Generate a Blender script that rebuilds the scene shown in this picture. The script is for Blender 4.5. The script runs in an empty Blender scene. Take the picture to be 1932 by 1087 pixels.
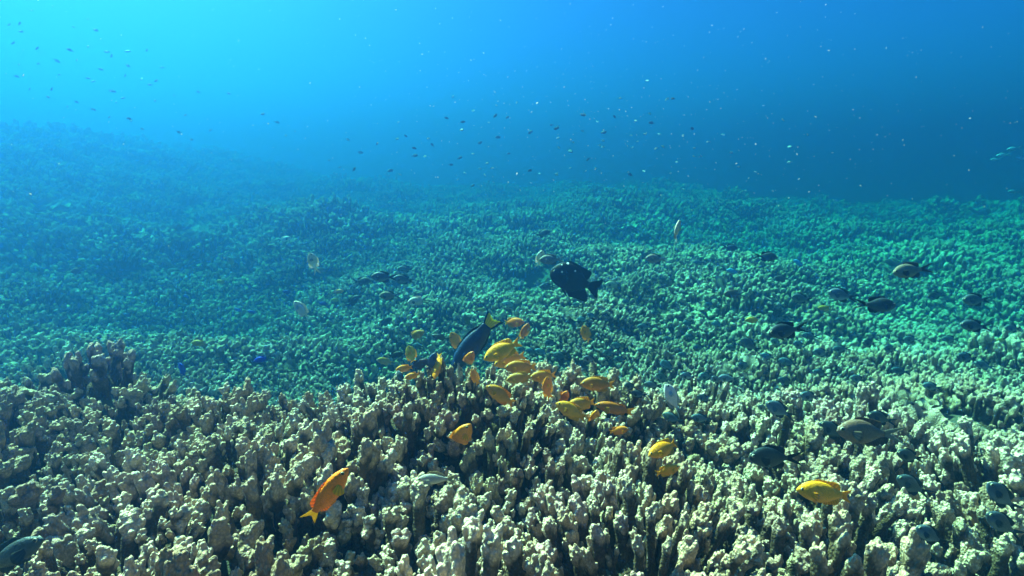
import bpy, bmesh, math, random
import numpy as np
from mathutils import Vector, Matrix, noise as mnoise

S = bpy.context.scene
COL = S.collection
R = math.radians

# ------------------------------------------------------------------ camera
CAM_H, PITCH, F = 0.65, 13.6, 966.0            # F = focal length in photo pixels (1932 px wide)
cd = bpy.data.cameras.new('camera')
cd.sensor_width, cd.lens, cd.clip_start, cd.clip_end = 36.0, 18.0, 0.01, 400.0
cam = bpy.data.objects.new('camera', cd)
COL.objects.link(cam)
cam.location = (0, 0, CAM_H)
cam.rotation_euler = (R(90 - PITCH), 0, 0)
S.camera = cam
CP = Vector((0, 0, CAM_H))
CX = Vector((1, 0, 0))
CU = Vector((0, math.sin(R(PITCH)), math.cos(R(PITCH))))
CF = Vector((0, math.cos(R(PITCH)), -math.sin(R(PITCH))))

# ------------------------------------------------------------------ sky and sun
SUN_AZ, SUN_EL = -47.0, 51.0                    # azimuth left of the view direction, elevation
w = bpy.data.worlds.new('World')
S.world = w
w.use_nodes = True
nt = w.node_tree
bg = nt.nodes['Background']
sky = nt.nodes.new('ShaderNodeTexSky')
sky.sky_type = 'NISHITA'
sky.sun_disc = False
sky.sun_elevation = R(SUN_EL)
sky.sun_rotation = R(SUN_AZ)
tint = nt.nodes.new('ShaderNodeMixRGB')
tint.blend_type = 'MULTIPLY'
tint.inputs[0].default_value = 1.0
tint.inputs[2].default_value = (0.045, 0.14, 0.33, 1)   # daylight that has come down through the water above
nt.links.new(sky.outputs[0], tint.inputs[1])
nt.links.new(tint.outputs[0], bg.inputs[0])
bg.inputs[1].default_value = 0.05

sd = bpy.data.lights.new('sun', 'SUN')
sd.energy = 5.0
sd.angle = R(0.8)
sd.color = (1.0, 0.54, 0.38)
sun = bpy.data.objects.new('sun', sd)
COL.objects.link(sun)
sdir = Vector((math.sin(R(SUN_AZ)) * math.cos(R(SUN_EL)), math.cos(R(SUN_AZ)) * math.cos(R(SUN_EL)), math.sin(R(SUN_EL))))
sun.rotation_euler = sdir.to_track_quat('Z', 'Y').to_euler()
sun.location = (0, 0, 10)

S.view_settings.view_transform = 'Standard'
S.view_settings.look = 'None'
S.view_settings.gamma = 1.0
S.view_settings.exposure = 3.76
S.cycles.use_denoising = True
S.cycles.max_bounces = 6
S.cycles.diffuse_bounces = 1
S.cycles.glossy_bounces = 1
S.cycles.transmission_bounces = 2
S.cycles.volume_bounces = 2
S.cycles.transparent_max_bounces = 4
S.cycles.use_fast_gi = False

# ------------------------------------------------------------------ the water (haze)
HAZE_HALF, HAZE_TOP, HAZE_BOT = 62.0, 1.95, -3.6
def build_haze():
    bm = bmesh.new()
    bmesh.ops.create_cube(bm, size=1.0)
    for v in bm.verts:
        v.co = Vector((v.co.x * 2 * HAZE_HALF, v.co.y * 2 * HAZE_HALF, HAZE_TOP if v.co.z > 0 else HAZE_BOT))
    me = bpy.data.meshes.new('haze')
    bm.to_mesh(me); bm.free()
    m = bpy.data.materials.new('sea_water')
    m.use_nodes = True
    t = m.node_tree
    for n in list(t.nodes):
        if n.type != 'OUTPUT_MATERIAL': t.nodes.remove(n)
    pv = t.nodes.new('ShaderNodeVolumePrincipled')
    pv.inputs['Color'].default_value = (0.020, 0.076, 0.204, 1)
    pv.inputs['Density'].default_value = 0.72
    pv.inputs['Anisotropy'].default_value = 0.85
    pv.inputs['Absorption Color'].default_value = (0.001, 0.6045, 0.61, 1)
    out = [n for n in t.nodes if n.type == 'OUTPUT_MATERIAL'][0]
    t.links.new(pv.outputs[0], out.inputs['Volume'])
    me.materials.append(m)
    o = bpy.data.objects.new('haze', me)
    o['kind'] = 'stuff'; o['label'] = 'blue sea water that fades the far reef'; o['category'] = 'water'
    COL.objects.link(o)
build_haze()

# ------------------------------------------------------------------ helpers
def tag(o, label=None, cat=None, group=None, kind=None):
    if label: o['label'] = label
    if cat: o['category'] = cat
    if group: o['group'] = group
    if kind: o['kind'] = kind
    return o

def px_ray(px, py):
    d = CF + CX * ((px - 966.0) / F) + CU * ((543.5 - py) / F)
    return d.normalized()

def smooth(a, b, x):
    t = np.clip((x - a) / (b - a), 0, 1)
    return t * t * (3 - 2 * t)

# value noise on a lattice, vectorised
_rs = np.random.RandomState(11)
_lat = _rs.rand(256, 256)
def vnoise(x, y):
    xi = np.floor(x).astype(int); yi = np.floor(y).astype(int)
    fx = x - xi; fy = y - yi
    fx = fx * fx * (3 - 2 * fx); fy = fy * fy * (3 - 2 * fy)
    a = _lat[xi & 255, yi & 255]; b = _lat[(xi + 1) & 255, yi & 255]
    c = _lat[xi & 255, (yi + 1) & 255]; d = _lat[(xi + 1) & 255, (yi + 1) & 255]
    return (a * (1 - fx) + b * fx) * (1 - fy) + (c * (1 - fx) + d * fx) * fy

_hr = random.Random(14)
HOLLOWS = [(_hr.uniform(-.75, .6), _hr.uniform(.42, .95), _hr.uniform(.035, .06), _hr.uniform(.04, .07)) for _k in range(16)] + [(-0.21, 0.50, 0.085, 0.10), (0.02, 0.66, 0.05, 0.05), (-0.42, 0.62, 0.06, 0.05), (0.30, 0.78, 0.09, 0.06)]
def terrain(x, y):
    """height of the rock under the coral"""
    x = np.asarray(x, float); y = np.asarray(y, float)
    r = np.hypot(x, y)
    und = (vnoise(x * 0.55 + 7.3, y * 0.55 + 3.1) - 0.5) * 0.46 + (vnoise(x * 1.5 + 1.7, y * 1.5 + 9.4) - 0.5) * 0.34
    far = (vnoise(x * 0.16 + 31.2, y * 0.16 + 17.5) - 0.5) * 0.5 * smooth(3.5, 10, r)
    z = -0.13 + und * smooth(1.2, 2.6, r) + far
    fine = (vnoise(x * 7 + 3, y * 7 + 5) - 0.5) * 0.085
    z = z + fine
    # near bank: high on the left and in the middle, lower on the right
    right = smooth(0.12, 0.42, x)
    crest = 0.96 + 0.10 * np.sin(x * 5.0 + 0.6)
    z = z - 0.31 * smooth(1.02, 1.6, np.maximum(y, 0.6 * np.abs(x))) * (1 - smooth(2.6, 6.0, r)) * (1 - 0.55 * right)
    bank_l = 0.27 * (1 - smooth(crest, crest + 0.30, y))
    bank_r = 0.21 * (1 - smooth(0.45, 2.3, y))
    z = z + bank_l * (1 - right) + bank_r * right
    # the slope that climbs on the far left
    z = z + 1.28 * smooth(2.4, 8.0, -x) * smooth(0.0, 5.0, y) - 1.3 * smooth(11.0, 24.0, r)
    # gentle fall towards the open water on the right
    z = z - 0.35 * smooth(2.5, 10.0, x)
    for hx, hy, hr, hd in HOLLOWS:
        z = z - hd * np.exp(-((x - hx) ** 2 + (y - hy) ** 2) / (hr * hr))
    return z

def ground_dist(px, py, lift=0.11):
    d = px_ray(px, py)
    t = np.concatenate([np.linspace(0.2, 4, 300), np.linspace(4.05, 45, 600)])
    x, y, z = CP.x + d.x * t, CP.y + d.y * t, CP.z + d.z * t
    hit = np.nonzero(z < terrain(x, y) + lift)[0]
    return float(t[hit[0]]) if len(hit) else 99.0

def new_mat(name):
    m = bpy.data.materials.new(name)
    m.use_nodes = True
    return m, m.node_tree, m.node_tree.nodes['Principled BSDF']

def N(t, kind, **kw):
    n = t.nodes.new(kind)
    for k, v in kw.items():
        if k.startswith('i_'):
            n.inputs[k[2:].replace('_', ' ')].default_value = v
        else:
            setattr(n, k, v)
    return n

# ------------------------------------------------------------------ materials
def coral_material():
    m, t, p = new_mat('finger_coral')
    co = N(t, 'ShaderNodeTexCoord')
    at = N(t, 'ShaderNodeAttribute', attribute_name='tip')
    oi = N(t, 'ShaderNodeObjectInfo')
    big = N(t, 'ShaderNodeTexNoise', i_Scale=22.0, i_Detail=4.0)
    t.links.new(co.outputs['Object'], big.inputs['Vector'])
    vor = N(t, 'ShaderNodeTexVoronoi', i_Scale=190.0)
    t.links.new(co.outputs['Object'], vor.inputs['Vector'])
    fine = N(t, 'ShaderNodeTexNoise', i_Scale=420.0, i_Detail=3.0)
    t.links.new(co.outputs['Object'], fine.inputs['Vector'])
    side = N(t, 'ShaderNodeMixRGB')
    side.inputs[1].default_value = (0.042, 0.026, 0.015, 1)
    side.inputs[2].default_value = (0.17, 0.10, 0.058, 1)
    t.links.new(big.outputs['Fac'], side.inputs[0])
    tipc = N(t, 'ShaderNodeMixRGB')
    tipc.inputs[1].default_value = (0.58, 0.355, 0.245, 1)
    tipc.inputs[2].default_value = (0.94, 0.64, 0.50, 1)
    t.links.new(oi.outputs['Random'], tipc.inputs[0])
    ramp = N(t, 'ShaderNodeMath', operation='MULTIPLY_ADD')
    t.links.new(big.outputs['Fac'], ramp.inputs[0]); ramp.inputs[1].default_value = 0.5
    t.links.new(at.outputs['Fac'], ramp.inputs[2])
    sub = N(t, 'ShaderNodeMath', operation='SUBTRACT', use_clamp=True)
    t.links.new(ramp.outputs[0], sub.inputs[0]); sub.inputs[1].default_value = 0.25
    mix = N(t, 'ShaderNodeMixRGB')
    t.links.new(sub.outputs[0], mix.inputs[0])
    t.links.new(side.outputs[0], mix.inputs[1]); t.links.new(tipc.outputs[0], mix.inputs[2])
    # polyp pits: darker dots between the bumps
    pit = N(t, 'ShaderNodeMapRange', i_From_Min=0.15, i_From_Max=0.6, i_To_Min=1.0, i_To_Max=0.62)
    t.links.new(vor.outputs['Distance'], pit.inputs['Value'])
    mul = N(t, 'ShaderNodeMixRGB', blend_type='MULTIPLY')
    mul.inputs[0].default_value = 1.0
    t.links.new(mix.outputs[0], mul.inputs[1]); t.links.new(pit.outputs[0], mul.inputs[2])
    # colonies differ: tan, greenish, mauve grey
    var = N(t, 'ShaderNodeValToRGB')
    cr = var.color_ramp
    cr.elements[0].position = 0.0; cr.elements[0].color = (0.80, 0.86, 0.66, 1)
    cr.elements[1].position = 1.0; cr.elements[1].color = (0.86, 0.74, 0.82, 1)
    for ps, cl in ((0.3, (1.0, 1.0, 1.0, 1)), (0.6, (1.05, 0.97, 0.86, 1)), (0.85, (0.70, 0.66, 0.58, 1))):
        e = cr.elements.new(ps); e.color = cl
    wn = N(t, 'ShaderNodeTexWhiteNoise', noise_dimensions='1D')
    t.links.new(oi.outputs['Random'], wn.inputs['W']); t.links.new(wn.outputs['Value'], var.inputs[0])
    mulv = N(t, 'ShaderNodeMixRGB', blend_type='MULTIPLY'); mulv.inputs[0].default_value = 1.0
    t.links.new(mul.outputs[0], mulv.inputs[1]); t.links.new(var.outputs[0], mulv.inputs[2])
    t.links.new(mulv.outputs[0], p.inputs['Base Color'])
    p.inputs['Roughness'].default_value = 0.85
    p.inputs['Specular IOR Level'].default_value = 0.15
    inv = N(t, 'ShaderNodeMath', operation='SUBTRACT'); inv.inputs[0].default_value = 1.0
    t.links.new(vor.outputs['Distance'], inv.inputs[1])
    addn = N(t, 'ShaderNodeMath', operation='MULTIPLY_ADD')
    t.links.new(fine.outputs['Fac'], addn.inputs[0]); addn.inputs[1].default_value = 0.6
    t.links.new(inv.outputs[0], addn.inputs[2])
    b = N(t, 'ShaderNodeBump', i_Strength=1.0, i_Distance=0.0027)
    t.links.new(addn.outputs[0], b.inputs['Height'])
    t.links.new(b.outputs[0], p.inputs['Normal'])
    return m

def rock_material():
    m, t, p = new_mat('reef_rock')
    co = N(t, 'ShaderNodeTexCoord')
    n1 = N(t, 'ShaderNodeTexNoise', i_Scale=9.0, i_Detail=8.0, i_Roughness=0.65)
    n2 = N(t, 'ShaderNodeTexNoise', i_Scale=60.0, i_Detail=6.0)
    t.links.new(co.outputs['Object'], n1.inputs['Vector']); t.links.new(co.outputs['Object'], n2.inputs['Vector'])
    mx = N(t, 'ShaderNodeMixRGB')
    mx.inputs[1].default_value = (0.030, 0.026, 0.020, 1); mx.inputs[2].default_value = (0.13, 0.105, 0.07, 1)
    t.links.new(n1.outputs['Fac'], mx.inputs[0])
    t.links.new(mx.outputs[0], p.inputs['Base Color'])
    p.inputs['Roughness'].default_value = 0.95
    b = N(t, 'ShaderNodeBump', i_Strength=1.0, i_Distance=0.012)
    t.links.new(n2.outputs['Fac'], b.inputs['Height']); t.links.new(b.outputs[0], p.inputs['Normal'])
    return m

def fish_material(name, belly=1.0, spots=False, rough=0.45, scale_bump=0.22):
    """body colour comes from the object's own colour; belly paler, scales as small bumps"""
    m, t, p = new_mat(name)
    oi = N(t, 'ShaderNodeObjectInfo')
    co = N(t, 'ShaderNodeTexCoord')
    sep = N(t, 'ShaderNodeSeparateXYZ'); t.links.new(co.outputs['Object'], sep.inputs[0])
    no = N(t, 'ShaderNodeTexNoise', i_Scale=7.0, i_Detail=5.0); t.links.new(co.outputs['Object'], no.inputs['Vector'])
    mr = N(t, 'ShaderNodeMapRange', i_From_Min=0.3, i_From_Max=0.7, i_To_Min=0.86, i_To_Max=1.10)
    t.links.new(no.outputs['Fac'], mr.inputs['Value'])
    c1 = N(t, 'ShaderNodeMixRGB', blend_type='MULTIPLY'); c1.inputs[0].default_value = 1
    t.links.new(oi.outputs['Color'], c1.inputs[1]); t.links.new(mr.outputs[0], c1.inputs[2])
    bl = N(t, 'ShaderNodeMapRange', i_From_Min=0.02, i_From_Max=-0.14, i_To_Min=1.0, i_To_Max=belly)
    t.links.new(sep.outputs['Z'], bl.inputs['Value'])
    c2 = N(t, 'ShaderNodeMixRGB', blend_type='MULTIPLY'); c2.inputs[0].default_value = 1
    t.links.new(c1.outputs[0], c2.inputs[1]); t.links.new(bl.outputs[0], c2.inputs[2])
    vo = N(t, 'ShaderNodeTexVoronoi', i_Scale=46.0); t.links.new(co.outputs['Object'], vo.inputs['Vector'])
    edge = N(t, 'ShaderNodeMapRange', i_From_Min=0.2, i_From_Max=0.75, i_To_Min=1.03, i_To_Max=0.84)
    t.links.new(vo.outputs['Distance'], edge.inputs['Value'])
    c3 = N(t, 'ShaderNodeMixRGB', blend_type='MULTIPLY'); c3.inputs[0].default_value = 1
    t.links.new(c2.outputs[0], c3.inputs[1]); t.links.new(edge.outputs[0], c3.inputs[2])
    last = c3
    if spots:
        v2 = N(t, 'ShaderNodeTexVoronoi', i_Scale=7.0); t.links.new(co.outputs['Object'], v2.inputs['Vector'])
        lt = N(t, 'ShaderNodeMath', operation='LESS_THAN'); lt.inputs[1].default_value = 0.17
        t.links.new(v2.outputs['Distance'], lt.inputs[0])
        c4 = N(t, 'ShaderNodeMixRGB'); c4.inputs[2].default_value = (0.8, 0.8, 0.85, 1)
        t.links.new(lt.outputs[0], c4.inputs[0]); t.links.new(last.outputs[0], c4.inputs[1])
        last = c4
    t.links.new(last.outputs[0], p.inputs['Base Color'])
    p.inputs['Roughness'].default_value = rough
    p.inputs['Specular IOR Level'].default_value = 0.25
    b = N(t, 'ShaderNodeBump', i_Strength=scale_bump, i_Distance=0.004); b.invert = True
    t.links.new(vo.outputs['Distance'], b.inputs['Height']); t.links.new(b.outputs[0], p.inputs['Normal'])
    return m

def fin_material():
    m, t, p = new_mat('fin_membrane')
    oi = N(t, 'ShaderNodeObjectInfo')
    at = N(t, 'ShaderNodeAttribute', attribute_name='ray')
    wv = N(t, 'ShaderNodeMath', operation='SINE'); t.links.new(at.outputs['Fac'], wv.inputs[0])
    mr = N(t, 'ShaderNodeMapRange', i_From_Min=-1.0, i_From_Max=1.0, i_To_Min=0.72, i_To_Max=1.1)
    t.links.new(wv.outputs[0], mr.inputs['Value'])
    c = N(t, 'ShaderNodeMixRGB', blend_type='MULTIPLY'); c.inputs[0].default_value = 1
    t.links.new(oi.outputs['Color'], c.inputs[1]); t.links.new(mr.outputs[0], c.inputs[2])
    t.links.new(c.outputs[0], p.inputs['Base Color'])
    p.inputs['Roughness'].default_value = 0.5
    p.inputs['Specular IOR Level'].default_value = 0.2
    tr = N(t, 'ShaderNodeBsdfTranslucent'); t.links.new(c.outputs[0], tr.inputs['Color'])
    mx = N(t, 'ShaderNodeMixShader'); mx.inputs[0].default_value = 0.45
    out = [n for n in t.nodes if n.type == 'OUTPUT_MATERIAL'][0]
    t.links.new(p.outputs[0], mx.inputs[1]); t.links.new(tr.outputs[0], mx.inputs[2])
    t.links.new(mx.outputs[0], out.inputs['Surface'])
    return m

def plain_material(name, col, rough=0.5, trans=0.0):
    m, t, p = new_mat(name)
    no = N(t, 'ShaderNodeTexNoise', i_Scale=40.0)
    co = N(t, 'ShaderNodeTexCoord'); t.links.new(co.outputs['Object'], no.inputs['Vector'])
    mr = N(t, 'ShaderNodeMapRange', i_To_Min=0.8, i_To_Max=1.15); t.links.new(no.outputs['Fac'], mr.inputs['Value'])
    c = N(t, 'ShaderNodeMixRGB', blend_type='MULTIPLY'); c.inputs[0].default_value = 1
    c.inputs[1].default_value = (*col, 1); t.links.new(mr.outputs[0], c.inputs[2])
    t.links.new(c.outputs[0], p.inputs['Base Color'])
    p.inputs['Roughness'].default_value = rough
    if trans:
        tr = N(t, 'ShaderNodeBsdfTranslucent'); t.links.new(c.outputs[0], tr.inputs['Color'])
        mx = N(t, 'ShaderNodeMixShader'); mx.inputs[0].default_value = trans
        out = [n for n in t.nodes if n.type == 'OUTPUT_MATERIAL'][0]
        t.links.new(p.outputs[0], mx.inputs[1]); t.links.new(tr.outputs[0], mx.inputs[2])
        t.links.new(mx.outputs[0], out.inputs['Surface'])
    return m

M_CORAL = coral_material()
M_ROCK = rock_material()
M_FISH = fish_material('fish_scales', belly=1.15)
M_FISHPALE = fish_material('pale_belly_scales', belly=2.2)
M_SPOT = fish_material('speckled_black_scales', spots=True, rough=0.6)
M_FIN = fin_material()
M_PUPIL = plain_material('pupil', (0.006, 0.006, 0.008), 0.15)
M_IRIS = plain_material('iris', (0.42, 0.36, 0.25), 0.3)
M_SNOW = plain_material('marine_snow', (0.85, 0.85, 0.82), 0.6, 0.5)

# ------------------------------------------------------------------ seabed
def build_seabed():
    rr = np.concatenate([[0.0], np.geomspace(0.12, 60.0, 210)])
    na = 300
    aa = np.linspace(0, 2 * np.pi, na, endpoint=False)
    verts = [(0, 0, float(terrain(0, 0)))]
    X = np.outer(rr[1:], np.sin(aa)); Y = np.outer(rr[1:], np.cos(aa))
    Z = terrain(X, Y)
    verts += list(zip(X.ravel().tolist(), Y.ravel().tolist(), Z.ravel().tolist()))
    faces = [(0, 1 + (j + 1) % na, 1 + j) for j in range(na)]
    for i in range(len(rr) - 2):
        for j in range(na):
            a = 1 + i * na + j; b = 1 + i * na + (j + 1) % na
            faces.append((a, b, b + na, a + na))
    me = bpy.data.meshes.new('seabed')
    me.from_pydata(verts, [], faces)
    me.update()
    for p in me.polygons: p.use_smooth = True
    me.materials.append(M_ROCK)
    o = bpy.data.objects.new('seabed', me)
    COL.objects.link(o)
    tag(o, 'dark brown reef rock under the coral', 'seabed', kind='structure')
    print('seabed z', Z.min(), Z.max())
build_seabed()

# ------------------------------------------------------------------ finger coral colonies
def tube_into(V, Fc, pts, rad, seg=10):
    """closed tube with rounded ends"""
    pts = [Vector(p) for p in pts]
    d0 = (pts[0] - pts[1]).normalized(); d1 = (pts[-1] - pts[-2]).normalized()
    P = [pts[0] + d0 * rad[0] * 0.95, pts[0] + d0 * rad[0] * 0.6] + pts + [pts[-1] + d1 * rad[-1] * 0.6, pts[-1] + d1 * rad[-1] * 0.95]
    Rr = [rad[0] * 0.25, rad[0] * 0.8] + list(rad) + [rad[-1] * 0.8, rad[-1] * 0.25]
    base = len(V)
    for i, p in enumerate(P):
        d = (P[min(i + 1, len(P) - 1)] - P[max(i - 1, 0)]).normalized()
        q = d.to_track_quat('Z', 'Y')
        for k in range(seg):
            a = 2 * math.pi * k / seg
            V.append(p + q @ Vector((math.cos(a) * Rr[i], math.sin(a) * Rr[i], 0)))
    n = len(P)
    for i in range(n - 1):
        for k in range(seg):
            a = base + i * seg + k; b = base + i * seg + (k + 1) % seg
            Fc.append((a, b, b + seg, a + seg))
    Fc.append(tuple(base + k for k in reversed(range(seg))))
    Fc.append(tuple(base + (n - 1) * seg + k for k in range(seg)))

def ball_into(V, Fc, c, r, sx=1, sy=1, sz=1):
    tube_into(V, Fc, [(c[0], c[1], c[2] - r * 0.45 * sz), (c[0], c[1], c[2]), (c[0], c[1], c[2] + r * 0.45 * sz)],
              [r * 0.88 * sx, r * sx, r * 0.88 * sx], 10)

def colony_mesh(name, seed, n_col, spread, hmin, hmax, voxel, fat=1.0):
    rnd = random.Random(seed)
    V, Fc, tips = [], [], []
    cols = []
    tries = 0
    while len(cols) < n_col and tries < 900:
        tries += 1
        a = rnd.uniform(0, 2 * math.pi); d = spread * math.sqrt(rnd.random())
        x, y = math.cos(a) * d, math.sin(a) * d
        if all((x - c[0]) ** 2 + (y - c[1]) ** 2 > (0.031 * fat) ** 2 for c in cols): cols.append((x, y, d))
    def head(p, dirv, r, n):
        """a crown of small rounded knobs on the end of a finger"""
        n = n + rnd.randint(1, 3)
        a0 = rnd.uniform(0, 6.283)
        for k in range(n):
            a = a0 + 6.283 * k / n + rnd.uniform(-0.5, 0.5); e = rnd.uniform(0.55, 1.0)
            up = rnd.uniform(-1.1, 0.9)
            off = Vector((math.cos(a) * e, math.sin(a) * e, up)) * r
            rk = r * rnd.uniform(0.34, 0.52)
            q = p + off
            top = q + Vector((off.x * 0.18, off.y * 0.18, r * rnd.uniform(0.2, 0.5)))
            tube_into(V, Fc, [p - dirv * r * 1.2, p + Vector((off.x * 0.7, off.y * 0.7, off.z - r * 0.6)), q, top],
                      [rk * 0.9, rk, rk, rk * 0.85], 8)
            tips.append((top, rk * 1.15))
        for k in range(rnd.randint(2, 4)):
            q = p + Vector((rnd.uniform(-.55, .55), rnd.uniform(-.55, .55), rnd.uniform(0.5, 1.2))) * r
            rk = r * rnd.uniform(0.36, 0.54)
            top = q + Vector((0, 0, r * rnd.uniform(.3, .6)))
            tube_into(V, Fc, [p, q, top], [rk * 0.9, rk, rk * 0.85], 8)
            tips.append((top, rk * 1.15))
    for (x, y, d) in cols:
        h = rnd.uniform(hmin, hmax) * (1.0 - 0.30 * (d / spread) ** 2)
        r0 = rnd.uniform(0.0088, 0.0130) * fat
        lean = 0.30 * d / spread
        dirv = Vector((x / (d + 1e-6) * lean + rnd.uniform(-0.16, 0.16), y / (d + 1e-6) * lean + rnd.uniform(-0.16, 0.16), 1)).normalized()
        p = Vector((x, y, -0.03)); pts = [p.copy()]; rad = [r0 * 1.1]
        steps = 6
        for k in range(steps):
            p = p + dirv * ((h + 0.03) / steps) + Vector((rnd.uniform(-1, 1), rnd.uniform(-1, 1), 0)) * 0.003
            pts.append(p.copy()); rad.append(r0 * (0.86 + 0.04 * k + rnd.uniform(-0.14, 0.16)))
        tube_into(V, Fc, pts, rad, 11)
        # ridges and warts down the side
        for k in range(rnd.randint(16, 26)):
            i = rnd.randint(1, steps - 1); a = rnd.uniform(0, 6.283)
            q = pts[i].lerp(pts[i + 1], rnd.random()); rr = r0 * rnd.uniform(0.22, 0.42)
            o = Vector((math.cos(a), math.sin(a), 0.2)) * r0 * rnd.uniform(0.80, 1.05)
            tube_into(V, Fc, [q, q + o * 0.7, q + o + Vector((0, 0, rr * rnd.uniform(0.3, 2.5)))], [rr, rr, rr * 0.9], 7)
        head(pts[-1], dirv, r0 * rnd.uniform(0.95, 1.22), rnd.randint(4, 6))
        for k in range(rnd.choice([0, 1, 1, 2, 2, 3])):
            i = rnd.randint(2, steps - 1); a = rnd.uniform(0, 6.283)
            o = Vector((math.cos(a), math.sin(a), rnd.uniform(0.9, 1.7))).normalized()
            L = rnd.uniform(0.018, 0.032); rb = r0 * rnd.uniform(0.55, 0.75)
            q = pts[i]; e = q + Vector((o.x, o.y, 0.5)) * L * 0.7; f = e + Vector((o.x * 0.25, o.y * 0.25, 1)) * L * 0.8
            tube_into(V, Fc, [q, e, f], [rb, rb * 0.95, rb], 9)
            head(f, o, rb * 1.05, rnd.randint(2, 4))
    # the common base the fingers grow from
    tube_into(V, Fc, [(0, 0, -0.10), (0, 0, -0.07), (0, 0, -0.045), (0, 0, -0.02)], [spread * 1.0, spread * 1.12, spread * 1.0, spread * 0.6], 14)
    me = bpy.data.meshes.new(name + '_raw')
    me.from_pydata([tuple(v) for v in V], [], Fc)
    me.update()
    ob = bpy.data.objects.new(name + '_raw', me)
    COL.objects.link(ob)
    md = ob.modifiers.new('r', 'REMESH'); md.mode = 'VOXEL'; md.voxel_size = voxel; md.adaptivity = 0
    sm = ob.modifiers.new('s', 'SMOOTH'); sm.factor = 0.5; sm.iterations = 3
    tx = bpy.data.textures.new(name, 'VORONOI'); tx.noise_scale = 0.0050
    dm = ob.modifiers.new('d', 'DISPLACE'); dm.texture = tx; dm.strength = -0.0004; dm.mid_level = 0.35; dm.texture_coords = 'LOCAL'
    dg = bpy.context.evaluated_depsgraph_get()
    out = bpy.data.meshes.new_from_object(ob.evaluated_get(dg))
    bpy.data.objects.remove(ob); bpy.data.meshes.remove(me)
    out.name = name
    n = len(out.vertices)
    co = np.empty(n * 3, np.float32); out.vertices.foreach_get('co', co); co = co.reshape(-1, 3)
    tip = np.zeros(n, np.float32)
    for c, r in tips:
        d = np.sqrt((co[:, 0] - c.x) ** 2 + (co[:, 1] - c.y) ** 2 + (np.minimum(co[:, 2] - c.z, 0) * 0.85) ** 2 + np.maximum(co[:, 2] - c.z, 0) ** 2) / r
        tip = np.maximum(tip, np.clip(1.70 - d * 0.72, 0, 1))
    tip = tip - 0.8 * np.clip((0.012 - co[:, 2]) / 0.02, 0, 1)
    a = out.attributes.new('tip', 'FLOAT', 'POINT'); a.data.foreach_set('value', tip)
    out.polygons.foreach_set('use_smooth', [True] * len(out.polygons))
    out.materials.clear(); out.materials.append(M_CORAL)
    return out

NEAR_V = [colony_mesh('finger_coral_colony', 100 + i, 12 + i % 3, 0.068 + 0.004 * (i % 3), 0.085, 0.15, 0.0018, fat=[1.0, 1.15, 0.9, 1.25][i % 4]) for i in range(12)]
FAR_V = [colony_mesh('finger_coral_clump', 300 + i, 16, 0.085, 0.05, 0.12, 0.0042, fat=1.0) for i in range(8)]
def plate_mesh(name, seed):
    rnd = random.Random(seed)
    V, Fc, tip = [], [], []
    for k in range(rnd.randint(4, 6)):
        cx, cy, cz = rnd.uniform(-.07, .07), rnd.uniform(-.07, .07), rnd.uniform(.01, .07)
        a0 = rnd.uniform(0, 6.28); span = rnd.uniform(1.6, 3.6); R1 = rnd.uniform(.05, .095); up = rnd.uniform(.35, .9)
        n, m = 26, 6; th = .0035; ph = rnd.uniform(0, 6)
        for sg in (1, -1):
            b = len(V)
            for i in range(n):
                a = a0 + span * i / (n - 1)
                for j in range(m):
                    f = j / (m - 1); rr = .012 + R1 * f * (1 + .10 * math.sin(a * 5 + ph) + .06 * math.sin(a * 11 + ph))
                    z = cz + up * R1 * f ** 1.5 + .012 * f * math.sin(a * 7 + ph) + sg * th * (1 - .3 * f)
                    V.append((cx + math.cos(a) * rr, cy + math.sin(a) * rr, z)); tip.append(max(0, f * 2.2 - 1.2))
            for i in range(n - 1):
                for j in range(m - 1):
                    q = (b + i * m + j, b + (i + 1) * m + j, b + (i + 1) * m + j + 1, b + i * m + j + 1)
                    Fc.append(q if sg > 0 else q[::-1])
        b2 = len(V) - n * m; b1 = b2 - n * m
        edge = [i * m + m - 1 for i in range(n)]
        for i in range(n - 1): Fc.append((b1 + edge[i], b1 + edge[i + 1], b2 + edge[i + 1], b2 + edge[i])[::-1])
        for e in (0, (n - 1) * m):
            for j in range(m - 1): Fc.append((b1 + e + j, b1 + e + j + 1, b2 + e + j + 1, b2 + e + j))
    me = bpy.data.meshes.new(name); me.from_pydata(V, [], Fc); me.update()
    at = me.attributes.new('tip', 'FLOAT', 'POINT'); at.data.foreach_set('value', tip)
    me.polygons.foreach_set('use_smooth', [True] * len(me.polygons))
    me.materials.append(M_CORAL)
    return me
FAR_V += [plate_mesh('leaf_coral_clump', 500 + i) for i in range(2)]
print('coral verts', [len(m.vertices) for m in NEAR_V], [len(m.vertices) for m in FAR_V])

rng = np.random.RandomState(5)
def jitter_grid(x0, x1, y0, y1, s):
    gx = np.arange(x0, x1, s); gy = np.arange(y0, y1, s)
    X, Y = np.meshgrid(gx, gy)
    X = X + (np.arange(len(gy)) % 2)[:, None] * s * 0.5
    X = X + rng.uniform(-.36, .36, X.shape) * s; Y = Y + rng.uniform(-.36, .36, Y.shape) * s
    return X.ravel(), Y.ravel()
def in_view(x, y, margin=0.35, k=1.28):
    return (y > -0.3) & (np.abs(x) < margin + k * np.maximum(y, 0))
def hollow_mask(x, y):
    keep = np.ones(len(x), bool)
    for hx, hy, hr, hd in HOLLOWS:
        keep &= (x - hx) ** 2 + (y - hy) ** 2 > (hr * 0.62) ** 2
    return keep
def bare_mask(x, y):
    n = vnoise(x * 1.1 + 50.3, y * 1.1 + 12.7) * 0.65 + vnoise(x * 3.1 + 5, y * 3.1 + 77) * 0.35
    r = np.hypot(x, y)
    return ~((n < 0.22) & (r > 1.6) & (r < 4))

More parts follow.
